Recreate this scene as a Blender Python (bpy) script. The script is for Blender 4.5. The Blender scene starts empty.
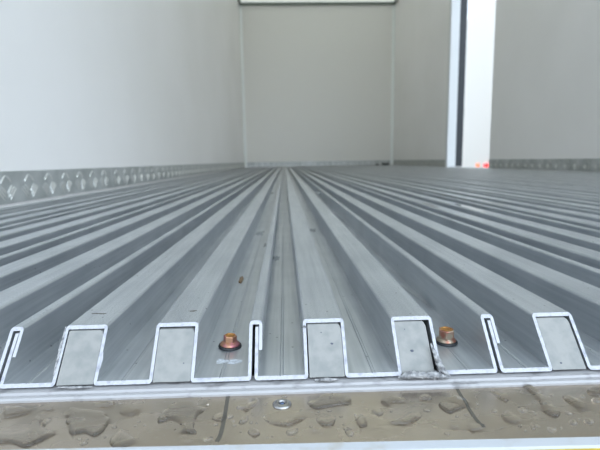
import bpy, bmesh, math, random
from mathutils import Matrix, Vector
from mathutils import noise as mnoise
random.seed(7)
S = bpy.context.scene
COL = S.collection

# ------------------------------------------------------------------ camera
cam_data = bpy.data.cameras.new('camera')
cam = bpy.data.objects.new('camera', cam_data)
COL.objects.link(cam)
R = Vector((0.99926, -0.03518, -0.01555)); U = Vector((0.020357, 0.140718, 0.98984)); F = Vector((0.032634, 0.989424, -0.14133))
cam.matrix_world = Matrix(((R.x, U.x, -F.x, 0), (R.y, U.y, -F.y, 0), (R.z, U.z, -F.z, 0.104), (0, 0, 0, 1)))
cam_data.sensor_width = 36
cam_data.lens = 27
cam_data.clip_start = 0.01
cam_data.clip_end = 500
cam_data.dof.use_dof = True
cam_data.dof.focus_distance = 0.228
cam_data.dof.aperture_fstop = 18
S.camera = cam

# ------------------------------------------------------------------ world: overcast sky
W = bpy.data.worlds.new('overcast_sky'); S.world = W
W.use_nodes = True
wn = W.node_tree.nodes; wl = W.node_tree.links
wn.clear()
wo = wn.new('ShaderNodeOutputWorld'); bg = wn.new('ShaderNodeBackground')
tc = wn.new('ShaderNodeTexCoord'); sp = wn.new('ShaderNodeSeparateXYZ'); cr = wn.new('ShaderNodeValToRGB')
wl.new(tc.outputs['Generated'], sp.inputs[0]); wl.new(sp.outputs['Z'], cr.inputs[0])
cr.color_ramp.elements[0].position = 0.0; cr.color_ramp.elements[0].color = (0.79, 0.885, 1.0, 1)
cr.color_ramp.elements[1].position = 0.6; cr.color_ramp.elements[1].color = (0.70, 0.84, 1.0, 1)
wl.new(cr.outputs[0], bg.inputs[0]); bg.inputs[1].default_value = 1.5
# the veiled sun sits behind the camera to the right: a broad brighter lobe in the cloud
dt = wn.new('ShaderNodeVectorMath'); dt.operation = 'DOT_PRODUCT'; dt.inputs[1].default_value = Vector((0.40, -0.78, 0.50)).normalized()
wl.new(tc.outputs['Generated'], dt.inputs[0])
mxx = wn.new('ShaderNodeMath'); mxx.operation = 'MAXIMUM'; mxx.inputs[1].default_value = 0; wl.new(dt.outputs['Value'], mxx.inputs[0])
pw = wn.new('ShaderNodeMath'); pw.operation = 'POWER'; pw.inputs[1].default_value = 5; wl.new(mxx.outputs[0], pw.inputs[0])
ma = wn.new('ShaderNodeMath'); ma.operation = 'MULTIPLY_ADD'; ma.inputs[1].default_value = 2.6; ma.inputs[2].default_value = 1.25; wl.new(pw.outputs[0], ma.inputs[0])
wl.new(ma.outputs[0], bg.inputs[1])
wl.new(bg.outputs[0], wo.inputs[0])

# ------------------------------------------------------------------ exposure
S.view_settings.view_transform = 'Standard'
S.view_settings.look = 'None'
S.view_settings.gamma = 1
S.view_settings.use_curve_mapping = False
S.view_settings.exposure = 0.58
S.cycles.max_bounces = 14; S.cycles.diffuse_bounces = 8; S.cycles.glossy_bounces = 6
S.cycles.transmission_bounces = 8
S.cycles.use_denoising = True

# ------------------------------------------------------------------ helpers
def lin(r, g, b):
    f = lambda c: (c/255/12.92) if c/255 <= 0.04045 else ((c/255+0.055)/1.055)**2.4
    return (f(r), f(g), f(b), 1)

def mat(name, col, rough=0.5, metal=0.0, col2=None, scale=20, stretch=(1, 1, 1), bump=0.0, bscale=200, detail=4, lo=0.35, hi=0.65, rough2=None, spec=0.5):
    m = bpy.data.materials.new(name); m.use_nodes = True
    n = m.node_tree.nodes; l = m.node_tree.links
    p = n['Principled BSDF']
    p.inputs['Base Color'].default_value = col
    p.inputs['Roughness'].default_value = rough
    p.inputs['Metallic'].default_value = metal
    p.inputs['Specular IOR Level'].default_value = spec
    t = n.new('ShaderNodeTexCoord'); mp = n.new('ShaderNodeMapping'); mp.inputs['Scale'].default_value = stretch
    l.new(t.outputs['Object'], mp.inputs[0])
    if col2 or rough2 is not None:
        no = n.new('ShaderNodeTexNoise'); no.inputs['Scale'].default_value = scale; no.inputs['Detail'].default_value = detail
        l.new(mp.outputs[0], no.inputs[0])
        rp = n.new('ShaderNodeValToRGB'); rp.color_ramp.elements[0].position = lo; rp.color_ramp.elements[1].position = hi
        rp.color_ramp.elements[0].color = col; rp.color_ramp.elements[1].color = col2 or col
        l.new(no.outputs['Fac'], rp.inputs[0]); l.new(rp.outputs[0], p.inputs['Base Color'])
        if rough2 is not None:
            mr = n.new('ShaderNodeMapRange'); mr.inputs[1].default_value = lo; mr.inputs[2].default_value = hi
            mr.inputs[3].default_value = rough; mr.inputs[4].default_value = rough2
            l.new(no.outputs['Fac'], mr.inputs[0]); l.new(mr.outputs[0], p.inputs['Roughness'])
    if bump:
        b = n.new('ShaderNodeTexNoise'); b.inputs['Scale'].default_value = bscale; b.inputs['Detail'].default_value = 3
        l.new(mp.outputs[0], b.inputs[0])
        bu = n.new('ShaderNodeBump'); bu.inputs['Strength'].default_value = bump; bu.inputs['Distance'].default_value = 0.001
        l.new(b.outputs['Fac'], bu.inputs['Height']); l.new(bu.outputs[0], p.inputs['Normal'])
    return m

M = {}
M['panel'] = mat('white_panel', lin(237, 234, 231), 0.34, col2=lin(231, 228, 224), scale=1.3, bump=0.04, bscale=6, spec=0.4)
M['panel_end'] = mat('white_end_panel', lin(226, 223, 216), 0.45, spec=0.4)
def fill_light_roof():
    """roof skin made translucent to brighten the inside: daylight passes through it"""
    m = bpy.data.materials.new('translucent_roof'); m.use_nodes = True
    n = m.node_tree.nodes; l = m.node_tree.links; n.remove(n['Principled BSDF'])
    d = n.new('ShaderNodeBsdfDiffuse'); t = n.new('ShaderNodeBsdfTranslucent'); x = n.new('ShaderNodeMixShader')
    d.inputs[0].default_value = lin(222, 228, 216); t.inputs[0].default_value = (1.0, 0.95, 0.88, 1); x.inputs[0].default_value = 0.53
    l.new(d.outputs[0], x.inputs[1]); l.new(t.outputs[0], x.inputs[2]); l.new(x.outputs[0], n['Material Output'].inputs[0])
    return m
M['ceiling'] = fill_light_roof()  # translucency added to let daylight fill the dim interior
M['trim'] = mat('white_trim', lin(236, 238, 234), 0.25)
M['door_frame'] = mat('painted_door_frame', lin(206, 207, 206), 0.4)
M['gtrim'] = mat('green_grey_trim', lin(104, 112, 102), 0.5)
M['alu_cut'] = mat('raw_cut_aluminium', lin(176, 176, 180), 0.55, 0.15, col2=lin(140, 141, 150), scale=260, lo=0.5, hi=0.78, bump=0.5, bscale=900)
M['tread'] = mat('tread_plate', lin(186, 188, 186), 0.42, 0.35, col2=lin(160, 163, 160), scale=14, bump=0.1, bscale=60)
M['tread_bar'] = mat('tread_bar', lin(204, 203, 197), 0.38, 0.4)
M['lit_bar'] = mat('lit_tread', lin(236, 236, 232), 0.35, 0.3)  # paler copy of the tread bars, rear light put into the colour
M['block'] = mat('grey_filler', lin(140, 139, 135), 0.6, 0.1, col2=lin(126, 127, 124), scale=180, lo=0.4, hi=0.68, bump=0.12, bscale=300)
M['speck'] = mat('dark_speck', lin(70, 74, 86), 0.7)
M['sill'] = mat('stained_steel', lin(182, 171, 157), 0.24, 0.9, col2=lin(174, 162, 146), scale=30, stretch=(1, 2, 1), rough2=0.3, bump=0.03, bscale=260)
M['stripe'] = mat('dark_stripe', lin(80, 75, 66), 0.6, 0.0)
M['white_strip'] = mat('white_strip', lin(162, 160, 160), 0.5, 0.1, col2=lin(120, 118, 118), scale=170, stretch=(0.6, 1, 1), detail=8, lo=0.54, hi=0.7, bump=0.25, bscale=500)
M['rail'] = mat('white_rail', lin(178, 180, 183), 0.45, 0.0, col2=lin(165, 160, 152), scale=110, lo=0.55, hi=0.8, bump=0.3, bscale=260)
M['yellow'] = mat('yellow_paint', lin(226, 196, 30), 0.5, col2=lin(190, 160, 40), scale=80)
M['putty'] = mat('grey_sealant', lin(168, 167, 166), 0.75, col2=lin(96, 96, 98), scale=420, lo=0.38, hi=0.66, bump=0.8, bscale=900)
M['black'] = mat('black_rubber', lin(22, 24, 26), 0.5, col2=lin(40, 42, 44), scale=60)
M['frame_black'] = mat('black_seal', lin(28, 32, 36), 0.55)
M['zinc'] = mat('yellow_zinc', lin(176, 130, 100), 0.3, 0.7, col2=lin(176, 112, 116), scale=230, lo=0.42, hi=0.6)
M['zinc_b'] = mat('olive_zinc', lin(166, 152, 132), 0.32, 0.7, col2=lin(160, 104, 86), scale=230, lo=0.42, hi=0.6)
M['bolt_dish'] = mat('rusty_recess', lin(120, 78, 40), 0.5, 0.6, col2=lin(176, 128, 66), scale=500)
M['steel'] = mat('bright_steel', lin(160, 158, 156), 0.25, 1.0)
M['steel_dark'] = mat('blued_steel', lin(96, 112, 140), 0.25, 1.0)
M['chalk'] = mat('white_residue', lin(196, 200, 204), 0.8, col2=lin(150, 152, 154), scale=500)
M['dirt'] = mat('dried_dirt', lin(112, 114, 112), 0.8, col2=lin(134, 136, 134), scale=300)
M['brown'] = mat('brown_scrap', lin(120, 100, 76), 0.8, col2=lin(100, 76, 48), scale=300)
M['asphalt'] = mat('wet_asphalt', lin(120, 122, 122), 0.6, col2=lin(98, 100, 100), scale=4)
M['truck_white'] = mat('white_gelcoat', lin(252, 244, 232), 0.4)
M['red_lens'] = mat('red_lens', (0.9, 0.012, 0.012, 1), 0.2)
M['amber_lens'] = mat('amber_lens', (1.0, 0.2, 0.08, 1), 0.2)
M['glass_dark'] = mat('dark_glass', lin(30, 36, 42), 0.1)

def lamp_mat(m, col, s):
    p = m.node_tree.nodes['Principled BSDF']
    p.inputs['Emission Color'].default_value = col; p.inputs['Emission Strength'].default_value = s
lamp_mat(M['red_lens'], (1, 0.02, 0.02, 1), 1.2); lamp_mat(M['amber_lens'], (1, 0.3, 0.15, 1), 0.6)

def water_mat():
    m = bpy.data.materials.new('rain_water'); m.use_nodes = True
    p = m.node_tree.nodes['Principled BSDF']
    p.inputs['Base Color'].default_value = (1, 1, 1, 1)
    p.inputs['Roughness'].default_value = 0.02
    p.inputs['IOR'].default_value = 1.33
    p.inputs['Transmission Weight'].default_value = 1.0
    return m
M['water'] = water_mat()

def alu_floor():
    """anodised extrusion: dull grey metal, long draw lines, scuffs, wet grain on top faces"""
    m = bpy.data.materials.new('anodised_aluminium'); m.use_nodes = True
    n = m.node_tree.nodes; l = m.node_tree.links; p = n['Principled BSDF']
    t = n.new('ShaderNodeTexCoord')
    mp = n.new('ShaderNodeMapping'); mp.inputs['Scale'].default_value = (1, 0.03, 1); l.new(t.outputs['Object'], mp.inputs[0])
    lines = n.new('ShaderNodeTexNoise'); lines.inputs['Scale'].default_value = 420; lines.inputs['Detail'].default_value = 2
    l.new(mp.outputs[0], lines.inputs[0])
    blot = n.new('ShaderNodeTexNoise'); blot.inputs['Scale'].default_value = 22; blot.inputs['Detail'].default_value = 5
    l.new(t.outputs['Object'], blot.inputs[0])
    ad = n.new('ShaderNodeMath'); ad.operation = 'MULTIPLY_ADD'; ad.inputs[1].default_value = 0.5; l.new(lines.outputs['Fac'], ad.inputs[0])
    hf = n.new('ShaderNodeMath'); hf.operation = 'MULTIPLY'; hf.inputs[1].default_value = 0.5; l.new(blot.outputs['Fac'], hf.inputs[0]); l.new(hf.outputs[0], ad.inputs[2])
    rp = n.new('ShaderNodeValToRGB'); rp.color_ramp.elements[0].position = 0.38; rp.color_ramp.elements[1].position = 0.62
    rp.color_ramp.elements[0].color = lin(166, 170, 173); rp.color_ramp.elements[1].color = lin(186, 189, 191)
    l.new(ad.outputs[0], rp.inputs[0])
    # small dark specks
    sp = n.new('ShaderNodeTexVoronoi'); sp.inputs['Scale'].default_value = 95; l.new(t.outputs['Object'], sp.inputs[0])
    th = n.new('ShaderNodeMath'); th.operation = 'LESS_THAN'; th.inputs[1].default_value = 0.06; l.new(sp.outputs['Distance'], th.inputs[0])
    mx = n.new('ShaderNodeMixRGB'); mx.inputs[2].default_value = lin(104, 106, 108); l.new(th.outputs[0], mx.inputs[0]); l.new(rp.outputs[0], mx.inputs[1])
    l.new(mx.outputs[0], p.inputs['Base Color'])
    p.inputs['Metallic'].default_value = 0.7
    p.inputs['Roughness'].default_value = 0.36
    wet = n.new('ShaderNodeTexNoise'); wet.inputs['Scale'].default_value = 7; wet.inputs['Detail'].default_value = 3; l.new(t.outputs['Object'], wet.inputs[0])
    wr = n.new('ShaderNodeMapRange'); wr.inputs[1].default_value = 0.3; wr.inputs[2].default_value = 0.7; wr.inputs[3].default_value = 0.33; wr.inputs[4].default_value = 0.28
    l.new(wet.outputs['Fac'], wr.inputs[0]); l.new(wr.outputs[0], p.inputs['Roughness'])
    # wet grain: fine pimples on the rib crowns only (they catch the rain)
    geo = n.new('ShaderNodeNewGeometry'); sx = n.new('ShaderNodeSeparateXYZ'); l.new(t.outputs['Object'], sx.inputs[0])
    gt = n.new('ShaderNodeMath'); gt.operation = 'GREATER_THAN'; gt.inputs[1].default_value = 0.0225; l.new(sx.outputs['Z'], gt.inputs[0])
    pim = n.new('ShaderNodeTexVoronoi'); pim.inputs['Scale'].default_value = 900; l.new(t.outputs['Object'], pim.inputs[0])
    pm = n.new('ShaderNodeMath'); pm.operation = 'SUBTRACT'; pm.inputs[0].default_value = 0.6; l.new(pim.outputs['Distance'], pm.inputs[1])
    ml = n.new('ShaderNodeMath'); ml.operation = 'MULTIPLY'; l.new(pm.outputs[0], ml.inputs[0]); l.new(gt.outputs[0], ml.inputs[1])
    sm = n.new('ShaderNodeMath'); sm.operation = 'MULTIPLY_ADD'; sm.inputs[1].default_value = 0.12; l.new(lines.outputs['Fac'], sm.inputs[0]); l.new(ml.outputs[0], sm.inputs[2])
    bu = n.new('ShaderNodeBump'); bu.inputs['Strength'].default_value = 0.7; bu.inputs['Distance'].default_value = 0.0006
    l.new(sm.outputs[0], bu.inputs['Height']); l.new(bu.outputs[0], p.inputs['Normal'])
    return m
M['alu'] = alu_floor()

def link(o, parent=None, label=None, cat=None, group=None, kind=None):
    COL.objects.link(o)
    if parent: o.parent = parent
    if label: o['label'] = label
    if cat: o['category'] = cat
    if group: o['group'] = group
    if kind: o['kind'] = kind
    return o

def obj(name, bm, m, parent=None, smooth=False, **kw):
    me = bpy.data.meshes.new(name)
    bmesh.ops.recalc_face_normals(bm, faces=bm.faces[:])
    bm.to_mesh(me); bm.free()
    for x in (m if isinstance(m, (list, tuple)) else [m]): me.materials.append(x)
    if smooth:
        for p in me.polygons: p.use_smooth = True
    return link(bpy.data.objects.new(name, me), parent, **kw)

def empty(name, loc=(0, 0, 0), **kw):
    o = bpy.data.objects.new(name, None); o.location = loc; o.empty_display_size = 0.05
    return link(o, **kw)

def box(bm, x0, x1, y0, y1, z0, z1, bevel=0.0):
    r = bmesh.ops.create_cube(bm, size=1)
    for v in r['verts']:
        v.co = Vector((x0 + (v.co.x+.5)*(x1-x0), y0 + (v.co.y+.5)*(y1-y0), z0 + (v.co.z+.5)*(z1-z0)))
    if bevel:
        es = list({e for v in r['verts'] for e in v.link_edges})
        bmesh.ops.bevel(bm, geom=es, offset=bevel, segments=2, profile=0.5, affect='EDGES')
    return bm

def bx(*a, **k):
    return box(bmesh.new(), *a, **k)

def lathe(bm, prof, seg=32, loc=(0, 0, 0)):
    rings = []
    for r, z in prof:
        rings.append([bm.verts.new((loc[0]+r*math.cos(2*math.pi*i/seg), loc[1]+r*math.sin(2*math.pi*i/seg), loc[2]+z)) for i in range(seg)])
    for a, b in zip(rings, rings[1:]):
        for i in range(seg): bm.faces.new((a[i], a[(i+1) % seg], b[(i+1) % seg], b[i]))
    bm.faces.new(rings[0][::-1]); bm.faces.new(rings[-1])
    return bm

# ------------------------------------------------------------------ dimensions of the cargo box
XL, XR, YF, YB, ZC = -0.570, 1.580, 0.225, 6.550, 2.250
T = 0.080
H = 0.0229                      # height of the rib crowns
DY0, DY1, DZ = 3.45, 4.18, 2.0   # side door opening in the right wall

# ------------------------------------------------------------------ structure
obj('ground', bx(-30, 40, -25, 45, -1.25, -1.12), M['asphalt'], kind='structure')
obj('ceiling', bx(XL-T, XR+T, YF, YB+T, ZC, ZC+0.06), M['ceiling'], kind='structure')
obj('wall_left', bx(XL-T, XL, YF, YB, -0.06, ZC), M['panel'], kind='structure')
obj('wall_back', bx(XL-T, XR+T, YB, YB+T, -0.06, ZC), M['panel_end'], kind='structure')
bm = bmesh.new()
box(bm, XR, XR+T, YF, DY0, -0.06, ZC); box(bm, XR, XR+T, DY1, YB, -0.06, ZC); box(bm, XR, XR+T, DY0, DY1, DZ, ZC); box(bm, XR, XR+T, DY0, DY1, -0.06, 0.0)
obj('wall_right', bm, M['panel'], kind='structure')
# corner and ceiling mouldings
def cove(name, pts, m):
    obj(name, pts, m, kind='structure')
def cove_v(x, sx):
    bm = bmesh.new(); n = 8; r = 0.038
    a = []
    for k in range(n+1):
        t = k/n*math.pi/2
        a.append((x+sx*(r-r*math.sin(t)), YB-(r-r*math.cos(t))))
    a.append((x, YB))
    lo = [bm.verts.new((p[0], p[1], H-0.002)) for p in a]; hi = [bm.verts.new((p[0], p[1], ZC)) for p in a]
    N = len(a)
    for i in range(N): bm.faces.new((lo[i], lo[(i+1) % N], hi[(i+1) % N], hi[i]))
    bm.faces.new(lo); bm.faces.new(hi)
    return bm
cove('trim_1', cove_v(XL, 1), M['trim']); cove('trim_2', cove_v(XR, -1), M['trim'])
cove('trim_3', bx(XL, XR, YB-0.03, YB, ZC-0.03, ZC), M['gtrim'])
cove('trim_4', bx(XL, XL+0.03, YF, YB-0.03, ZC-0.03, ZC, bevel=0.006), M['gtrim'])
cove('trim_5', bx(XR-0.03, XR, YF, YB-0.03, ZC-0.03, ZC, bevel=0.006), M['gtrim'])

# side door opening: frame, rubber seal, threshold
door = empty('door_1', (XR, DY1, 0.02), kind='structure')
def dchild(name, bm, m, **k):
    bmesh.ops.translate(bm, verts=bm.verts[:], vec=(-XR, -DY1, -0.02)); return obj(name, bm, m, door, **k)
bm = bmesh.new(); box(bm, XR-0.070, XR+0.012, DY1-0.012, DY1+0.035, H, DZ+0.06, bevel=0.004); box(bm, XR-0.070, XR+0.012, DY0, DY1-0.012, DZ, DZ+0.06, bevel=0.004)
dchild('door_frame', bm, M['door_frame'])
bm = bmesh.new()
for k in range(90):
    z = 0.03+k*0.0218
    w = 0.0025*mnoise.noise(Vector((0, 0, z*9)))
    box(bm, XR+0.012, XR+0.074+w, DY1-0.012, DY1, z, z+0.0218)
dchild('door_seal', bm, M['frame_black'])
dchild('threshold', bx(XR, XR+T+0.01, DY0, DY1, 0.0, 0.021, bevel=0.002), M['tread'])

# ------------------------------------------------------------------ floor: base slab and interlocking extruded planks
floor = obj('floor', bx(XL, XR, 0.2105, YB, -0.06, -0.0004), M['steel'], kind='structure')
CY0, CK = 0.2036, 0.86          # the cut face leans back: y = CY0 + CK*z
TW = 0.0016
W1 = (0.0274, 0.0485); W2 = (0.0730, 0.0943); P = 0.1202
h = TW/2
def full_path():
    p = [(0.0039, 0.0203), (0.0039, h)]
    p += channel(0.0039, W1[0]+h) + rib(W1) + channel(W1[1]-h, W2[0]+h) + rib(W2) + channel(W2[1]-h, P+h)
    p += [(P+h, h), (P+h, H-h), (P+0.0058, H-h), (P+0.0058, 0.0112)]
    return p
def channel(a, b):
    c = (a+b)/2
    return [('g', c-0.0006)]
def rib(w):
    a, b = w[0]+h, w[1]-h
    return [(a, h), (a, H-h), (b, H-h), (b, h)]
def expand(path):
    """list of centreline points with groove markers -> (point, groove depth)"""
    pts = []
    for q in path:
        if q[0] == 'g':
            c = q[1]; pts += [((c-0.0003, h), 0), ((c, h), 0.00035), ((c+0.0003, h), 0), ((c+0.0011, h), 0), ((c+0.0014, h), 0.0002), ((c+0.0017, h), 0)]
        else: pts.append((q, 0))
    # soften corners
    out = []
    for i, (q, g) in enumerate(pts):
        if 0 < i < len(pts)-1:
            a = Vector(pts[i-1][0]); b = Vector(q); c = Vector(pts[i+1][0])
            d1 = (a-b); d2 = (c-b)
            if abs(d1.normalized().dot(d2.normalized())) < 0.2:
                r = 0.0009
                for k in range(4):
                    t = k/3
                    p0 = b+d1.normalized()*r; p1 = b+d2.normalized()*r
                    out.append((tuple((1-t)**2*p0+2*t*(1-t)*b+t*t*p1), 0))
                continue
        out.append((q, g))
    # resample long runs
    res = [out[0]]
    for (a, ga), (b, gb) in zip(out, out[1:]):
        L = (Vector(b)-Vector(a)).length; n = max(1, int(L/0.0014))
        for k in range(1, n+1):
            t = k/n
            res.append(((a[0]*(1-t)+b[0]*t, a[1]*(1-t)+b[1]*t), gb if k == n else 0))
    return res

def plank_mesh(path, x0, seed, yend=YB-0.004):
    pts = expand(path)
    bm = bmesh.new(); N = len(pts)
    left, right = [], []
    for i, (q, g) in enumerate(pts):
        a = Vector(pts[max(i-1, 0)][0]); b = Vector(pts[min(i+1, N-1)][0]); d = (b-a).normalized(); nr = Vector((-d.y, d.x))
        left.append(Vector(q)+nr*(h-g)); right.append(Vector(q)-nr*h)
    ys = [0.0, 0.0012, 0.03, 0.1, 0.3, 0.8, 2.0, 4.0, None]
    rings = []
    for j, dy in enumerate(ys):
        L, Rr = [], []
        for i in range(N):
            for side, arr in ((left, L), (right, Rr)):
                q = side[i].copy()
                y = yend if dy is None else CY0 + CK*q.y + dy
                if j == 0:
                    c = Vector(pts[i][0]); s = 0.10*mnoise.noise(Vector((x0*50+q.x*900, q.y*900, seed)))
                    q = q + (q-c)*s; y += 0.00015*mnoise.noise(Vector((q.x*1500, q.y*1500, seed+9)))
                    q.y = max(q.y, 0.0001)
                arr.append(bm.verts.new((q.x, y, q.y)))
        rings.append((L, Rr))
    for (L0, R0), (L1, R1) in zip(rings, rings[1:]):
        for i in range(N-1):
            bm.faces.new((L0[i], L0[i+1], L1[i+1], L1[i])); bm.faces.new((R0[i+1], R0[i], R1[i], R1[i+1]))
        bm.faces.new((L0[0], R0[0], R1[0], L1[0])); bm.faces.new((L0[-1], R0[-1], R1[-1], L1[-1]))
    cap = []
    for ri, (L, Rr) in ((0, rings[0]), (1, rings[-1])):
        for i in range(N-1):
            f = bm.faces.new((L[i], L[i+1], Rr[i+1], Rr[i]))
            if ri == 0: f.material_index = 1
    return bm

planks = {}
for n in range(-4, 13):
    x0 = -0.0194 + P*n
    o = obj('floor_plank', plank_mesh(full_path(), x0, n*3.1), (M['alu'], M['alu_cut']), floor)
    o.location = (x0, 0, 0); planks[n] = o
x0 = -0.0194-P*5
lp = [(0.0510, h)] + channel(0.052, W2[0]+h) + rib(W2) + channel(W2[1]-h, P+h) + [(P+h, h), (P+h, H-h), (P+0.0058, H-h), (P+0.0058, 0.0112)]
o = obj('floor_plank', plank_mesh(lp, x0, 77), (M['alu'], M['alu_cut']), floor); o.location = (x0, 0, 0)
x0 = -0.0194+P*13
o = obj('floor_plank', plank_mesh([(0.0039, 0.0203), (0.0039, h)]+channel(0.0039, W1[0])+[(W1[0]+h, h), (W1[0]+h, H-h), (0.0360, H-h)], x0, 78), (M['alu'], M['alu_cut']), floor); o.location = (x0, 0, 0)

# white front edging of the floor under the plank ends
def wavy_box(x0, x1, y0, y1, z0, z1, amp, seed, n=240):
    bm = bmesh.new(); R_ = []
    for i in range(n+1):
        x = x0+(x1-x0)*i/n; w = amp*mnoise.noise(Vector((x*90, seed, 0)))
        R_.append([bm.verts.new((x, y0+w, z0)), bm.verts.new((x, y0+w, z1-0.0008)), bm.verts.new((x, y0+w+0.0008, z1)), bm.verts.new((x, y1, z1)), bm.verts.new((x, y1, z0))])
    for a, b in zip(R_, R_[1:]):
        for k in range(5): bm.faces.new((a[k], a[(k+1) % 5], b[(k+1) % 5], b[k]))
    bm.faces.new(R_[0]); bm.faces.new(R_[-1][::-1])
    return bm
bm = wavy_box(XL, XR, 0.2000, 0.2104, -0.008, -0.0010, 0.0002, 3, 500)
edging = obj('floor_edging', bm, M['white_strip'], floor)
bm = wavy_box(XL, XR, 0.1972, 0.1999, -0.008, -0.0022, 0.0002, 8, 500)
obj('edging_lip', bm, M['white_strip'], edging)

# ------------------------------------------------------------------ kick plates (five-bar tread plate) along the walls
def tread_bars(u0, u1, z0, z1, seed):
    """groups of raised bars on a plate in the (u, z) plane, thickness along w"""
    bm = bmesh.new(); rnd = random.Random(seed)
    cell = 0.0420; nu = int((u1-u0)/cell)
    for i in range(nu):
        for j in range(int((z1-z0)/cell)+1):
            cu = u0+cell*(i+.5); cz = z0+cell*(j+.5)-0.004
            ang = math.radians(45 if (i+j) % 2 else -45)
            for k in range(-2, 3):
                L = (0.0180, 0.0165, 0.0120)[abs(k)]
                ox, oz = -math.sin(ang)*k*0.0074, math.cos(ang)*k*0.0074
                d = (math.cos(ang), math.sin(ang)); nrm = (-math.sin(ang), math.cos(ang))
                v = []
                for (a, b, w) in ((-1, 0, 0), (-.55, 1, 0), (.55, 1, 0), (1, 0, 0), (.55, -1, 0), (-.55, -1, 0)):
                    zz = cz+oz+d[1]*a*L+nrm[1]*b*0.0017
                    v.append((cu+ox+d[0]*a*L+nrm[0]*b*0.0017, zz))
                if min(q[1] for q in v) < z0+.001 or max(q[1] for q in v) > z1-.001 or max(q[0] for q in v) > u1-.001: continue
                base = [bm.verts.new((q[0], 0, q[1])) for q in v]
                mu = sum(q[0] for q in v)/6; mz = sum(q[1] for q in v)/6
                top = [bm.verts.new((mu+(q[0]-mu)*.72, 0.0016, mz+(q[1]-mz)*.72)) for q in v]
                for q in range(6): bm.faces.new((base[q], base[(q+1) % 6], top[(q+1) % 6], top[q]))
                bm.faces.new(top); bm.faces.new(base[::-1])
    return bm
KT = 0.092
def kick(name, u0, u1, place, segs):
    root = None
    for i, (a, b) in enumerate(segs):
        bm = bx(a+0.0006, b-0.0006, -0.0025, 0.0, 0.026, KT, bevel=0.0006)
        bars = tread_bars(a+0.002, b, 0.0275, KT, i)
        bmesh.ops.transform(bm, matrix=place, verts=bm.verts[:]); bmesh.ops.transform(bars, matrix=place, verts=bars.verts[:])
        if root is None: root = pl = obj(name, bm, M['tread'], kind='structure')
        else: pl = obj('kick_plate', bm, M['tread'], root)
        obj('raised_bar_pattern', bars, M['lit_bar' if name.endswith('back') else 'tread_bar'], pl)
m_left = Matrix(((0, 1, 0, XL+0.0026), (1, 0, 0, 0), (0, 0, 1, 0), (0, 0, 0, 1)))
m_right = Matrix(((0, -1, 0, XR-0.0026), (1, 0, 0, 0), (0, 0, 1, 0), (0, 0, 0, 1)))
m_back = Matrix(((1, 0, 0, 0), (0, -1, 0, YB-0.0026), (0, 0, 1, 0), (0, 0, 0, 1)))
kick('baseboard_left', 0, 0, m_left, [(YF, 1.51), (1.51, 3.9), (3.9, YB-0.045)])
kick('baseboard_right', 0, 0, m_right, [(YF, 2.1), (2.1, DY0), (DY1+0.038, YB-0.045)])
kick('baseboard_back', 0, 0, m_back, [(XL+0.04, 0.5), (0.5, XR-0.04)])

# ------------------------------------------------------------------ sill plate, rail and yellow bumper in front of the floor
ZP = -0.004
sill = obj('sill_plate', bx(XL, XR, 0.1545, 0.1972, ZP-0.003, ZP), M['sill'],
           label='wet taupe steel sill plate running along the front of the ribbed floor', cat='sill plate')
def strip(pts, w, z0, z1):
    bm = bmesh.new(); prev = None
    for i, p in enumerate(pts):
        a = Vector(pts[max(i-1, 0)]); b = Vector(pts[min(i+1, len(pts)-1)]); d = (b-a).normalized(); n = Vector((-d.y, d.x))*(w[i]/2 if isinstance(w, list) else w/2)
        p = Vector(p)
        cur = [bm.verts.new((p.x+n.x, p.y+n.y, z0)), bm.verts.new((p.x-n.x, p.y-n.y, z0)), bm.verts.new((p.x-n.x, p.y-n.y, z1)), bm.verts.new((p.x+n.x, p.y+n.y, z1))]
        if prev:
            for k in range(4): bm.faces.new((prev[k], prev[(k+1) % 4], cur[(k+1) % 4], cur[k]))
        else: bm.faces.new(cur)
        prev = cur
    bm.faces.new(prev[::-1])
    return bm
def sm(pts, n=6):
    out = []
    for i in range(len(pts)-1):
        p0 = Vector(pts[max(i-1, 0)]); p1 = Vector(pts[i]); p2 = Vector(pts[i+1]); p3 = Vector(pts[min(i+2, len(pts)-1)])
        for k in range(n):
            t = k/n
            out.append(tuple(0.5*((2*p1)+(-p0+p2)*t+(2*p0-5*p1+4*p2-p3)*t*t+(-p0+3*p1-3*p2+p3)*t**3)))
    out.append(tuple(pts[-1]))
    return out
mm = lambda L: [(a/1000, b/1000) for a, b in L]
obj('stripe', strip(sm(mm([(-28.3, 197.0), (-27.9, 187), (-27.6, 177.8), (-27.6, 168), (-28.4, 163)])), 0.0017, ZP-0.001, ZP+0.00015), M['stripe'], sill, label='dark line on the left half of the plate')  # narrow dark strip laid across the plate
obj('stripe', strip(sm(mm([(79.6, 197.0), (78.6, 185.5), (77.9, 172.9), (78.4, 166)])), 0.0015, ZP-0.001, ZP+0.00015), M['stripe'], sill, label='dark bent line on the right half of the plate')
# rail is a touch out of square with the floor
rail = obj('edge_rail', wavy_box(-0.57, 1.58, -0.0057, 0.0, -0.030, 0.0016, 0.0002, 21, 500), M['rail'],
           label='dirty white front rail bordering the wet sill plate', cat='rail')
rail.location = (0.0039, 0.1577, ZP); rail.rotation_euler = (0, 0, math.radians(-1.3))
bmp = obj('yellow_bumper', wavy_box(-0.57, 1.58, -0.030, 0.0, -0.080, -0.002, 0.0003, 31, 200), M['yellow'],
          label='bright yellow bumper bar below and in front of the white rail', cat='bumper')
bmp.location = (0.0039, 0.1517, ZP+0.0030); bmp.rotation_euler = (0, 0, math.radians(-1.3))

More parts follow.
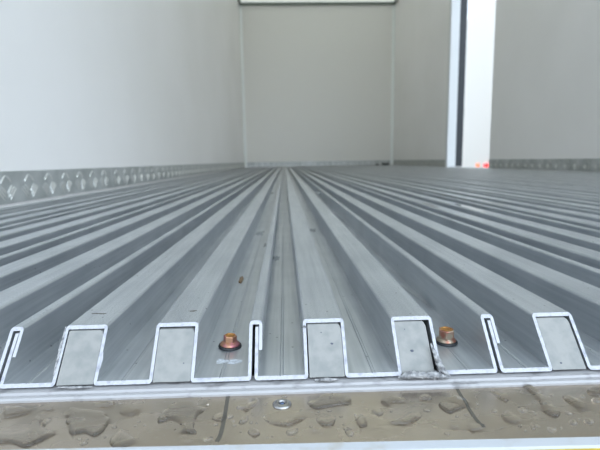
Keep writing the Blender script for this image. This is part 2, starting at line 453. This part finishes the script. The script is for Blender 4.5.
# rivet
rv = empty('pop_rivet', (-0.0031, 0.1885, ZP), label='round steel pop rivet with a blue-dark hollow centre on the sill plate', cat='rivet')
bm = bmesh.new()
lathe(bm, [(0.0043, 0.0), (0.0043, 0.0003), (0.0036, 0.0008), (0.0028, 0.00115), (0.0020, 0.0012), (0.0017, 0.0010), (0.0015, 0.0004)])
obj('flange', bm, M['steel'], rv, smooth=True)
obj('mandrel', lathe(bmesh.new(), [(0.0011, 0.0003), (0.0011, 0.0008), (0.0006, 0.0011), (0.0003, 0.0009)], 16), M['steel_dark'], rv, smooth=True, label='blue-dark broken mandrel in the rivet centre')

# ------------------------------------------------------------------ filler blocks in the open rib ends
def block(x0, w, label, zt=0.0206, gl=0.0, gr=0.0, tip=0.0, mark=None):
    a, b = x0+w[0]+TW+0.0002+gl, x0+w[1]-TW-0.0002-gr
    bm = bmesh.new(); n, m_ = 10, 10
    F_ = [[None]*(m_+1) for _ in range(n+1)]; B_ = [[None]*(m_+1) for _ in range(n+1)]
    for i in range(n+1):
        for j in range(m_+1):
            x = a+(b-a)*i/n; z = 0.0004+(zt-0.0004)*j/m_
            if i == n and j == m_: x -= 0.0006; z -= 0.0006
            y = CY0+CK*z+0.0003+tip*z + 0.00012*mnoise.noise(Vector((x*300, z*300, 4)))
            F_[i][j] = bm.verts.new((x, y, z)); B_[i][j] = bm.verts.new((x, 0.245, z))
    for i in range(n):
        for j in range(m_):
            bm.faces.new((F_[i][j], F_[i+1][j], F_[i+1][j+1], F_[i][j+1])); bm.faces.new((B_[i][j], B_[i][j+1], B_[i+1][j+1], B_[i+1][j]))
    for i in range(n):
        bm.faces.new((F_[i][0], B_[i][0], B_[i+1][0], F_[i+1][0])); bm.faces.new((F_[i][m_], F_[i+1][m_], B_[i+1][m_], B_[i][m_]))
        bm.faces.new((F_[0][i], F_[0][i+1], B_[0][i+1], B_[0][i])); bm.faces.new((F_[n][i], B_[n][i], B_[n][i+1], F_[n][i+1]))
    o = obj('filler_block', bm, M['block'], label=label, cat='filler block', group='grey blocks plugging the rib ends')
    for (u, v, r) in (mark or []):
        x = a+(b-a)*u; z = zt*v; bm = bmesh.new(); k = 9
        vs = [bm.verts.new((x+r*(1+.5*mnoise.noise(Vector((q*1.7, u*30, v*30))))*math.cos(q*2*math.pi/k), CY0+CK*(z+.5*r*math.sin(q*2*math.pi/k))+0.0003+tip*z-0.00015, z+.5*r*math.sin(q*2*math.pi/k))) for q in range(k)]
        f = bm.faces.new(vs); e = bmesh.ops.extrude_face_region(bm, geom=[f])
        bmesh.ops.translate(bm, verts=[g for g in e['geom'] if isinstance(g, bmesh.types.BMVert)], vec=(0, 0.0004, 0))
        obj('dark_chip', bm, M['speck'], o, label='small dark mark on the block face')
    return o
X0 = {n: -0.0194+P*n for n in range(-3, 4)}
block(X0[-1], W1, 'leftmost grey filler block, in the rib with a burred left edge', gl=0.0004, gr=0.0)
block(X0[-1], W2, 'grey filler block in the rib just left of the orange bolt', zt=0.0202, mark=[(0.78, 0.35, 0.0004)])
block(X0[0], W1, 'grey filler block with a smudged face in the middle rib', gl=0.0005, mark=[(0.4, 0.84, 0.0004), (0.7, 0.62, 0.0007)])
block(X0[0], W2, 'grey filler block with crumbly sealant at its foot, left of the olive bolt', gr=0.0018, tip=0.03, mark=[(0.42, 0.44, 0.0009), (0.3, 0.85, 0.0003)])
block(X0[1], W1, 'rightmost grey filler block, with a dark dot near its bottom', gr=0.0009, mark=[(0.3, 0.14, 0.0006)])

# crumbly sealant
def lump(name, pts, rad, m, parent=None, seed=0, flat=0.7, **kw):
    bm = bmesh.new(); seg = 14; rings = []
    P_ = []
    for i in range(len(pts)-1):
        for k in range(8): t = k/8; P_.append((Vector(pts[i]).lerp(Vector(pts[i+1]), t), rad[i]*(1-t)+rad[i+1]*t))
    P_.append((Vector(pts[-1]), rad[-1]))
    for i, (p, r) in enumerate(P_):
        a = P_[max(i-1, 0)][0]; b = P_[min(i+1, len(P_)-1)][0]; d = (b-a).normalized()
        u = d.cross(Vector((0, 0, 1))); u = u.normalized() if u.length > .1 else Vector((0, 1, 0)); v = u.cross(d).normalized()
        ring = []
        for k in range(seg):
            t = 2*math.pi*k/seg; q = p+u*math.cos(t)*r+v*math.sin(t)*r*flat
            q += (q-p)*0.55*mnoise.noise(q*700+Vector((seed, 0, 0)))+(q-p)*0.3*mnoise.noise(q*1800)
            ring.append(bm.verts.new(q))
        rings.append(ring)
    for a, b in zip(rings, rings[1:]):
        for k in range(seg): bm.faces.new((a[k], a[(k+1) % seg], b[(k+1) % seg], b[k]))
    bm.faces.new(rings[0]); bm.faces.new(rings[-1])
    return obj(name, bm, m, parent, smooth=True, **kw)
seal = lump('sealant_bead', [(0.0525, 0.2010, 0.0006), (0.058, 0.2015, 0.0016), (0.065, 0.2010, 0.0014), (0.0705, 0.2012, 0.0012), (0.0765, 0.1995, 0.0006)], [0.0006, 0.0021, 0.0020, 0.0024, 0.0007], M['putty'], seed=3,
            label='crumbly grey sealant smeared at the foot of the rib left of the olive bolt', cat='sealant')
lump('sealant_tail', [(0.0712, 0.2115, 0.0128), (0.0722, 0.2080, 0.0095), (0.0732, 0.2045, 0.0058), (0.0745, 0.2015, 0.0028), (0.0770, 0.1995, 0.0008)], [0.0004, 0.0010, 0.0017, 0.0016, 0.0007], M['putty'], seal, seed=9, label='lumpy strand of sealant climbing the right rib wall')
lump('sealant_bead', [(0.0125, 0.2022, 0.0002), (0.0185, 0.2015, 0.0006), (0.0240, 0.2022, 0.0002)], [0.0004, 0.0012, 0.0004], M['putty'], seed=13,
     label='small crumbs of whitish sealant under the middle rib block', cat='sealant')
lump('sealant_bead', [(-0.1090, 0.2030, 0.0001), (-0.1000, 0.2020, 0.0004), (-0.0920, 0.2024, 0.0001)], [0.0003, 0.0008, 0.0003], M['putty'], seed=17,
     label='thin whitish sealant line under the leftmost filled rib', cat='sealant')
lump('burr', [(X0[-1]+W1[0]-0.0001, CY0+CK*z-0.0001, z) for z in (0.004, 0.009, 0.014, 0.019, 0.0225)], [0.0003, 0.0005, 0.0007, 0.0005, 0.0003], M['putty'], planks[-1], seed=5, label='ragged grey burr on the cut edge').location = (-X0[-1], 0, 0)
lump('burr', [(X0[-1]+W1[1]+0.0002, CY0+CK*z-0.0001, z) for z in (0.006, 0.009, 0.012)], [0.0002, 0.0006, 0.0002], M['alu_cut'], planks[-1], seed=6).location = (-X0[-1], 0, 0)
lump('burr', [(X0[0]+W1[0]+x, CY0+CK*z-0.0003, z) for x, z in ((-0.0006, 0.0195), (0.0006, 0.0202), (0.0022, 0.0195))], [0.0003, 0.0007, 0.0003], M['putty'], planks[0], seed=8).location = (-X0[0], 0, 0)

# ------------------------------------------------------------------ hex flange bolts in the channels
def bolt(loc, label, m, head_r, head_h, fl_r, tilt, washer_label):
    b = empty('flange_bolt', loc, label=label, cat='bolt')
    b.rotation_euler = tilt
    obj('washer', lathe(bmesh.new(), [(fl_r*1.06, -0.0002), (fl_r*1.16, 0.0004), (fl_r*1.12, 0.0012), (fl_r*0.9, 0.0015)], 40), M['black'], b, smooth=True, label=washer_label)
    obj('flange', lathe(bmesh.new(), [(fl_r*0.93, 0.0013), (fl_r*1.0, 0.0016), (fl_r*0.99, 0.0021), (fl_r*0.82, 0.0028), (fl_r*0.62, 0.0035), (head_r*0.8, 0.0037)], 40), m, b, smooth=True)
    bm = bmesh.new()
    z0, z1 = 0.0032, 0.0032+head_h
    def ringv(r, z, hexy, seg=48):
        out = []
        for k in range(seg):
            t = 2*math.pi*k/seg
            if hexy:
                a = (t+0.3) % (math.pi/3)-math.pi/6; rr = r*math.cos(math.pi/6)/math.cos(a)
                rr = min(rr, r*0.985)
            else: rr = r
            out.append(bm.verts.new((rr*math.cos(t), rr*math.sin(t), z)))
        return out
    rings = [ringv(head_r, z0, 1), ringv(head_r, z1-0.0004, 1), ringv(head_r*0.93, z1, 1), ringv(head_r*0.74, z1, 0), ringv(head_r*0.66, z1-0.0005, 0), ringv(head_r*0.3, z1-0.0007, 0)]
    for i, (a, c) in enumerate(zip(rings, rings[1:])):
        for k in range(48):
            f = bm.faces.new((a[k], a[(k+1) % 48], c[(k+1) % 48], c[k]))
            if i >= 3: f.material_index = 1
    f = bm.faces.new(rings[-1]); f.material_index = 1; bm.faces.new(rings[0][::-1])
    obj('hex_head', bm, (m, M['bolt_dish']), b)
    return b
bolt((-0.0323, 0.2410, TW), 'orange-gold zinc flange bolt in the channel left of the centre plank joint', M['zinc'], 0.0038, 0.0036, 0.0056, (0.03, 0.05, 0.2), 'black rubber washer under the orange bolt')
bolt((0.0889, 0.2380, TW), 'olive-brown flange bolt with a tall hex head in the right channel', M['zinc_b'], 0.0046, 0.0048, 0.0054, (0.02, -0.02, 0.5), 'black rubber washer under the olive bolt')

# ------------------------------------------------------------------ stains and scraps on the floor
def flake(name, loc, rx, ry, t, m, seed=0, k=22, rough=.5, parent=None, **kw):
    bm = bmesh.new(); vs = []
    for q in range(k):
        a = q*2*math.pi/k; s = 1+rough*mnoise.noise(Vector((math.cos(a)*1.8, math.sin(a)*1.8, seed)))+rough*.6*mnoise.noise(Vector((math.cos(a)*5, math.sin(a)*5, seed)))
        vs.append(bm.verts.new((loc[0]+rx*s*math.cos(a), loc[1]+ry*s*math.sin(a), loc[2])))
    f = bm.faces.new(vs); e = bmesh.ops.extrude_face_region(bm, geom=[f])
    bmesh.ops.translate(bm, verts=[g for g in e['geom'] if isinstance(g, bmesh.types.BMVert)], vec=(0, 0, t))
    return obj(name, bm, m, parent, **kw)
flake('residue_patch', (-0.0338, 0.2225, TW), 0.0030, 0.0022, 0.00012, M['chalk'], 2, rough=.8, label='chalky white residue patch in front of the orange bolt, its left piece', cat='residue')
flake('residue_patch', (-0.0276, 0.2215, TW), 0.0034, 0.0024, 0.00012, M['chalk'], 5, rough=.8, label='chalky white residue patch in front of the orange bolt, its right piece', cat='residue')
flake('leaf_scrap', (-0.0395, 0.384, TW), 0.0016, 0.009, 0.0012, M['brown'], 3, label='small brown scrap lying in the channel behind the orange bolt', cat='scrap')
flake('ink_mark', (0.0390, 0.2402, H), 0.0018, 0.0008, 0.00006, M['stripe'], 1, rough=.9, parent=planks[-1])
flake('ink_mark', (0.0345, 0.2410, H), 0.0024, 0.0009, 0.00006, M['stripe'], 4, rough=.9, parent=planks[-1])
flake('ink_mark', (0.0878, 0.2410, H), 0.0026, 0.0009, 0.00006, M['stripe'], 6, rough=.9, parent=planks[-1])
for x, y, z, rx, ry, s, l in (
        (-0.0245, 0.548, TW, 0.003, 0.014, 11, 'grey dirt smudge in the groove just right of the central plank joint, its far end'),
        (-0.0110, 0.470, TW, 0.004, 0.010, 12, 'grey dirt smudge in the groove just right of the central plank joint, its near end'),
        (-0.0370, 0.640, TW, 0.006, 0.016, 13, 'streaky dirt smudge in the channel left of the central plank joint'),
        (0.0400, 0.660, TW, 0.006, 0.016, 14, 'dirt smudge in the channel right of the middle filled rib'),
        (0.0840, 1.130, H, 0.006, 0.030, 15, 'small dark spot far back on a rib crown right of the middle'),
        (-0.0400, 1.460, TW, 0.005, 0.034, 16, 'small dark spot far back in the channel left of the central plank joint')):
    flake('dirt_smudge', (x, y, z), rx, ry, 0.0001, M['dirt'], s, rough=.9, label=l, cat='smudge')
flake('rubber_scrap', (1.452, 6.46, H), 0.055, 0.022, 0.03, M['black'], 8, label='larger black scrap on the floor in the far right corner', cat='scrap')
flake('rubber_scrap', (1.335, 6.47, H), 0.022, 0.02, 0.022, M['stripe'], 9, label='smaller grey scrap left of the black one in the far corner', cat='scrap')

# ------------------------------------------------------------------ water
from mathutils.geometry import delaunay_2d_cdt
def puddle(label, pts, r=0.0015, name='water_puddle', cat='puddle', z=ZP, parent=None, hmax=0.0012):
    """water lying on the metal: smooth outline, steep rounded rim, flat middle"""
    loop = []; n = len(pts)
    for i in range(n):
        p0, p1, p2, p3 = (Vector(pts[(i+k) % n]) for k in (-1, 0, 1, 2))
        for k in range(6):
            t = k/6
            loop.append(0.5*((2*p1)+(-p0+p2)*t+(2*p0-5*p1+4*p2-p3)*t*t+(-p0+3*p1-3*p2+p3)*t**3))
    N = len(loop)
    def dist(q):
        best = 1e9; inside = False
        for i in range(N):
            a = loop[i]; c = loop[(i+1) % N]; ac = c-a; L2 = ac.length_squared
            t = 0 if L2 == 0 else max(0, min(1, (q-a).dot(ac)/L2))
            best = min(best, (a+ac*t-q).length)
            if (a.y > q.y) != (c.y > q.y) and q.x < (c.x-a.x)*(q.y-a.y)/(c.y-a.y)+a.x: inside = not inside
        return best if inside else -best
    cx = sum(q.x for q in loop)/N; cy = sum(q.y for q in loop)/N
    x0, x1 = min(q.x for q in loop), max(q.x for q in loop); y0, y1 = min(q.y for q in loop), max(q.y for q in loop)
    step = max(0.00028, (x1-x0)/70)
    vs = list(loop); ds = [0.0]*N
    ny = int((y1-y0)/(step*.87))+1; nx = int((x1-x0)/step)+1
    for j in range(ny+1):
        for i in range(nx+1):
            q = Vector((x0+(i+(j % 2)*.5)*step, y0+j*step*.87)); d = dist(q)
            if d > step*0.35: vs.append(q); ds.append(d)
    ring = [(i, (i+1) % N) for i in range(N)]
    rv_, re_, rf_, ov, oe, of = delaunay_2d_cdt(vs, ring, [], 1, 1e-7)
    dmax = max(ds); rr = min(r, dmax*1.0); hh = hmax*min(1, rr/r*1.15)
    bm = bmesh.new(); top = []
    for q, src in zip(rv_, ov):
        d = ds[src[0]] if src else 0
        k = min(d/rr, 1); zz = hh*math.sqrt(max(0, 1-(1-k)**2)) * (1+0.12*min(1, d/dmax))
        top.append(bm.verts.new((q.x-cx, q.y-cy, zz)))
    bot = [bm.verts.new((q.x-cx, q.y-cy, -0.0002)) for q in rv_]
    ed = {}
    for f in rf_:
        bm.faces.new([top[i] for i in f]); bm.faces.new([bot[i] for i in f][::-1])
        for a, c in zip(f, list(f[1:])+[f[0]]): ed[(a, c)] = ed.get((a, c), 0)+1
    for (a, c) in ed:
        if (c, a) not in ed: bm.faces.new((top[a], bot[a], bot[c], top[c]))
    o = obj(name, bm, M['water'], parent, smooth=True, label=label, cat=cat)
    o.location = (cx, cy, z)
    return o
PUDDLES = [
    ('grey water puddle with a flat top in the far left corner of the sill plate', [(-128.1,193.1),(-125.6,193.6),(-121.0,193.3),(-114.5,190.2),(-115.2,186.9),(-120.0,185.3),(-122.9,184.8)]),
    ('largest wing-shaped puddle running off the left end of the sill plate', [(-121.0,174.5),(-114.1,174.1),(-108.8,175.5),(-108.8,179.0),(-109.2,185.0),(-106.1,183.2),(-104.5,179.4),(-102.5,176.8),(-98.1,174.3),(-94.9,172.6),(-96.4,169.7),(-98.7,166.6),(-102.2,163.6),(-109.6,166.5),(-116.3,167.1)]),
    ('thin crescent of water hooked over the tip of the large left puddle', [(-104.3,179.7),(-104.2,182.2),(-101.7,182.8),(-102.2,180.3),(-102.3,177.4)]),
    ('small round drop between the two leftmost big puddles near the white edge', [(-109.1,190.5),(-108.8,193.3),(-106.2,193.1),(-105.1,190.3),(-106.4,189.3)]),
    ('ragged star-shaped puddle in front of the leftmost filled rib', [(-99.0,185.9),(-97.8,187.8),(-97.1,191.2),(-92.7,189.5),(-86.5,188.5),(-79.6,185.8),(-79.3,183.4),(-76.0,181.0),(-75.8,175.8),(-75.9,171.8),(-78.5,169.2),(-82.8,171.6),(-86.0,171.3),(-88.9,171.4),(-91.6,176.8),(-94.6,180.0),(-94.8,183.1)]),
    ('shallow flat drop touching the white edge right of the star-shaped puddle', [(-88.2,192.7),(-86.1,194.9),(-82.8,195.9),(-79.2,194.5),(-80.3,191.5),(-83.7,190.7)]),
    ('oval drop with a bright glint right of the star-shaped puddle', [(-74.6,187.7),(-72.5,190.3),(-69.8,190.8),(-65.4,187.6),(-67.2,184.0),(-69.8,183.2),(-73.4,185.4)]),
    ('triangular puddle by the front rail right of the star-shaped puddle', [(-70.6,164.9),(-70.1,169.8),(-68.8,173.3),(-65.8,170.6),(-60.5,165.4),(-62.8,161.9),(-66.1,160.5)]),
    ('hourglass puddle with a tail in front of the second filled rib', [(-55.6,178.2),(-55.3,185.2),(-53.4,190.5),(-50.9,192.5),(-43.4,192.7),(-38.8,188.2),(-35.9,190.4),(-37.2,185.4),(-39.2,182.3),(-39.6,177.9),(-39.1,172.5),(-37.4,168.9),(-42.8,169.5),(-47.1,170.7),(-44.7,173.4),(-46.6,177.1),(-50.6,179.4),(-53.7,177.9)]),
    ('little flat drop under the foot of the hourglass puddle', [(-41.5,163.5),(-40.1,164.7),(-37.9,164.4),(-39.4,162.6)]),
    ('egg-shaped drop lying over the left dark line', [(-33.0,179.4),(-31.3,181.8),(-28.5,182.9),(-27.1,180.3),(-28.1,177.2),(-31.0,177.7)]),
    ('v-shaped puddle behind the rivet between it and the left dark line', [(-23.5,186.6),(-21.1,188.5),(-17.6,190.4),(-14.0,193.7),(-14.8,188.8),(-16.5,186.2),(-18.9,183.6),(-20.9,185.8)]),
    ('slanted bean-shaped drop left of the smile-shaped puddle', [(-21.1,174.9),(-20.2,177.9),(-17.5,179.7),(-17.6,176.6),(-19.5,174.9)]),
    ('pebble-like drop near the front rail below the bean-shaped drop', [(-16.9,168.3),(-15.4,170.5),(-12.9,169.2),(-11.7,166.9),(-14.0,165.1),(-15.8,166.6)]),
    ('smile-shaped puddle just in front of the sill rivet', [(-11.4,179.3),(-6.0,177.3),(-1.1,176.8),(2.5,179.7),(5.0,179.8),(7.0,177.2),(3.8,174.1),(-0.4,171.6),(-5.3,172.8),(-8.8,175.2)]),
    ('small drop near the front rail below the smile-shaped puddle', [(-1.5,167.4),(0.9,168.7),(3.6,168.8),(2.5,166.4),(-0.2,165.6)]),
    ('flat drop at the foot of the left dark line beside the rail', [(-34.8,163.9),(-32.8,165.4),(-30.1,165.2),(-31.7,163.2),(-33.9,162.8)]),
    ('long boat-shaped puddle in front of the middle filled rib', [(8.3,188.8),(11.8,190.7),(15.2,194.9),(20.7,195.3),(27.3,192.6),(28.4,189.6),(26.9,186.9),(21.9,185.8),(15.8,184.4),(11.4,183.8)]),
    ('bowl-shaped puddle below the long boat-shaped one', [(11.3,175.4),(13.8,177.1),(19.5,177.4),(19.3,174.3),(17.7,170.8),(13.9,170.7)]),
    ('boot-shaped drop right of the bowl-shaped puddle', [(27.7,178.8),(29.0,176.8),(31.3,178.0),(32.2,171.1),(29.8,168.9),(28.0,170.8)]),
    ('notched puddle by the white edge right of the boat-shaped one', [(41.2,187.4),(43.9,190.8),(48.2,192.8),(50.9,191.1),(53.1,188.1),(49.6,186.2),(46.6,186.4),(44.9,184.0),(42.3,185.3)]),
    ('faint pointed drop below the notched puddle', [(35.8,180.9),(38.1,181.4),(40.4,178.7),(38.0,177.3)]),
    ('flat drop by the rail under the boot-shaped drop', [(22.2,166.0),(24.3,166.4),(25.7,164.7),(23.8,163.3)]),
    ('tiny flat drop under the left of the bowl-shaped puddle', [(7.9,167.2),(9.7,169.0),(11.5,167.7),(10.2,166.4)]),
    ('leaf-shaped puddle rising to the right below the notched one', [(41.6,171.2),(46.4,173.9),(51.8,178.0),(56.5,176.7),(54.1,173.4),(49.6,170.1),(46.3,169.5),(44.1,170.1)]),
    ('square-cornered drop by the white edge above the leaf-shaped puddle', [(59.6,190.6),(62.9,192.6),(64.7,191.0),(65.1,189.5),(63.9,187.4),(59.3,188.4)]),
    ('domed puddle with a bright glint touching the right dark line', [(66.2,183.8),(69.7,187.8),(75.2,190.0),(78.5,188.6),(80.9,184.2),(76.0,180.4),(71.4,178.1),(68.7,176.7),(66.4,180.4)]),
    ('double-lobed drop below the glinting domed puddle', [(65.2,169.2),(67.5,169.6),(69.4,167.1),(66.8,165.9),(65.3,167.6)]),
    ('flat drop lying on the lower bend of the right dark line', [(72.0,167.0),(75.9,168.2),(79.6,167.1),(78.1,164.6),(73.1,163.3),(72.0,164.7)]),
    ('pointed drop right of the right dark line by the white edge', [(94.2,194.4),(96.2,192.0),(100.2,190.5),(100.8,188.0),(97.2,184.6),(95.3,186.9),(94.4,189.8)]),
    ('long diagonal tongue of water at the right of the sill plate', [(111.2,198.0),(115.2,197.9),(116.3,191.4),(115.5,182.1),(115.9,177.3),(115.6,174.7),(112.7,171.5),(109.8,172.5),(108.8,177.1),(111.1,182.3),(112.1,190.2)]),
    ('slanted almond-shaped drop right of the long diagonal tongue', [(123.9,186.5),(127.1,187.3),(129.5,184.0),(130.1,179.8),(128.6,176.5),(125.3,175.4),(124.0,180.2)]),
    ('clear rounded drop left of the long diagonal tongue', [(89.7,174.4),(93.7,176.7),(95.6,172.8),(96.4,170.0),(92.4,167.9),(89.3,170.1)]),
    ('drop cut by the far right end of the sill plate', [(138.5,191.5),(143.6,194.3),(147.7,193.3),(146.8,188.7),(141.0,186.1),(138.0,188.5)]),
    ('thin slanted drop just above the clear rounded drop', [(99.2,179.0),(101.4,178.2),(103.0,176.8),(100.0,175.7),(98.9,177.0)]),
    ('small drop below the slanted almond-shaped drop', [(114.7,167.7),(117.1,168.4),(117.5,166.0),(115.1,165.3)]),
    ('small pale drop near the rail at the far right', [(121.2,168.2),(123.8,168.9),(125.1,166.7),(122.3,165.7)]),
    ('flat drop near the rail below the diagonal tongue', [(103.2,163.7),(105.0,163.3),(106.6,162.6),(104.3,161.1),(102.8,162.0)]),
    ('small flat drop right of the almond-shaped drop', [(135.0,183.6),(138.8,184.1),(139.5,182.0),(135.9,181.1)]),
    ('tiny comma-shaped drop below the clear rounded drop', [(97.5,166.0),(98.6,165.4),(98.6,163.7),(97.2,163.4)]),
]
for label, pts in PUDDLES:
    q = mm(pts)
    xs = [a for a, b in q]; ys = [b for a, b in q]
    s = min(max(xs)-min(xs), max(ys)-min(ys))
    puddle(label, q)
puddle('narrow streak of water in the right channel behind the olive bolt', mm([(92.5, 352), (95, 330), (97.0, 312), (98.6, 297), (100.3, 297), (100.2, 312), (98.6, 330), (95, 353)]), z=TW)

puddle('shiny film of rain on a right-hand rib crown mirroring the bright doorway', mm([(296, 668), (306, 662), (312, 700), (314, 770), (303, 800), (297, 740)]), z=H, hmax=0.0003, r=0.003)
puddle('second shiny rain film on the next rib crown to the right of the brighter one', mm([(370.5, 745), (378, 740), (384, 790), (382, 850), (373, 850)]), z=H, hmax=0.0003, r=0.003)
puddle('faint narrow rain film on the rib crown left of the brightest glint', mm([(251, 745), (258, 735), (263, 780), (260, 830), (252, 810)]), z=H, hmax=0.0003, r=0.003)
bead_me = None
rnd = random.Random(11)
placed = []
polys = [mm(p) for _, p in PUDDLES]
def clear(x, y, d):
    for q in polys:
        cx = sum(a for a, b in q)/len(q); cy = sum(b for a, b in q)/len(q)
        hx = max(abs(a-cx) for a, b in q); hy = max(abs(b-cy) for a, b in q)
        if abs(x-cx) < hx+d and abs(y-cy) < hy+d: return False
    if abs(x+0.0031) < 0.006+d and abs(y-0.1885) < 0.006+d: return False
    return all((x-a)**2+(y-b)**2 > (d+c)**2*1.3 for a, b, c in placed)
n = 0
while n < 95:
    x = rnd.uniform(-0.13, 0.142); y = rnd.uniform(0.1625, 0.1955); r = rnd.choice((0.0004, 0.0005, 0.0006, 0.0007, 0.0009))
    if not clear(x, y, r): continue
    placed.append((x, y, r)); n += 1
    if bead_me is None:
        o = obj('water_bead', lathe(bmesh.new(), [(0.9, -0.15), (1.0, 0.0), (1.0, 0.12), (0.93, 0.34), (0.75, 0.52), (0.5, 0.63), (0.22, 0.68)], 20), M['water'], smooth=True); bead_me = o
    else:
        o = bead_me.copy(); COL.objects.link(o)
    o.scale = (r*rnd.uniform(1, 1.8), r, r*1.3); o.rotation_euler = (0, 0, rnd.uniform(-.5, .5)); o.location = (x, y, ZP)
    o['label'] = 'tiny round water bead scattered between puddles on the sill plate'; o['category'] = 'water bead'; o['group'] = 'tiny water beads on the sill plate'

# ------------------------------------------------------------------ white box truck parked outside the side door
tr = empty('box_truck', (3.2, 8.0, -1.12), label='white box truck parked outside the open side door, red and amber lamps on its edge', cat='truck')
bm = bx(0, 2.4, -3.5, 5.0, 1.02, 3.6, bevel=0.03)
obj('cargo_body', bm, M['truck_white'], tr)
obj('cab', bx(0.1, 2.3, -5.4, -3.6, 0.45, 2.5, bevel=0.15), M['truck_white'], tr)
obj('windscreen', bx(0.3, 2.1, -5.43, -5.38, 1.5, 2.3, bevel=0.01), M['glass_dark'], tr)
obj('chassis', bx(0.6, 1.8, -5.2, 4.8, 0.55, 1.02), M['black'], tr)
for y in (-4.4, 2.6, 3.8):
    for x in (0.1, 1.95):
        bm = lathe(bmesh.new(), [(0.3, -0.0), (0.46, 0.02), (0.5, 0.08), (0.5, 0.24), (0.46, 0.3), (0.2, 0.3)], 32)
        bmesh.ops.transform(bm, matrix=Matrix.Translation((x, y, 0.5)) @ Matrix.Rotation(math.pi/2, 4, 'Y'), verts=bm.verts[:])
        obj('wheel', bm, M['black'], tr)
for y, m, w in ((-0.93, 'red_lens', 0.055), (-0.62, 'amber_lens', 0.04), (-2.6, 'red_lens', 0.05), (2.0, 'amber_lens', 0.05)):
    obj('marker_lamp', bx(-0.03, 0.0, y-w, y+w, 1.08, 1.135, bevel=0.006), M[m], tr, label='red marker lamp' if m == 'red_lens' else 'amber marker lamp')
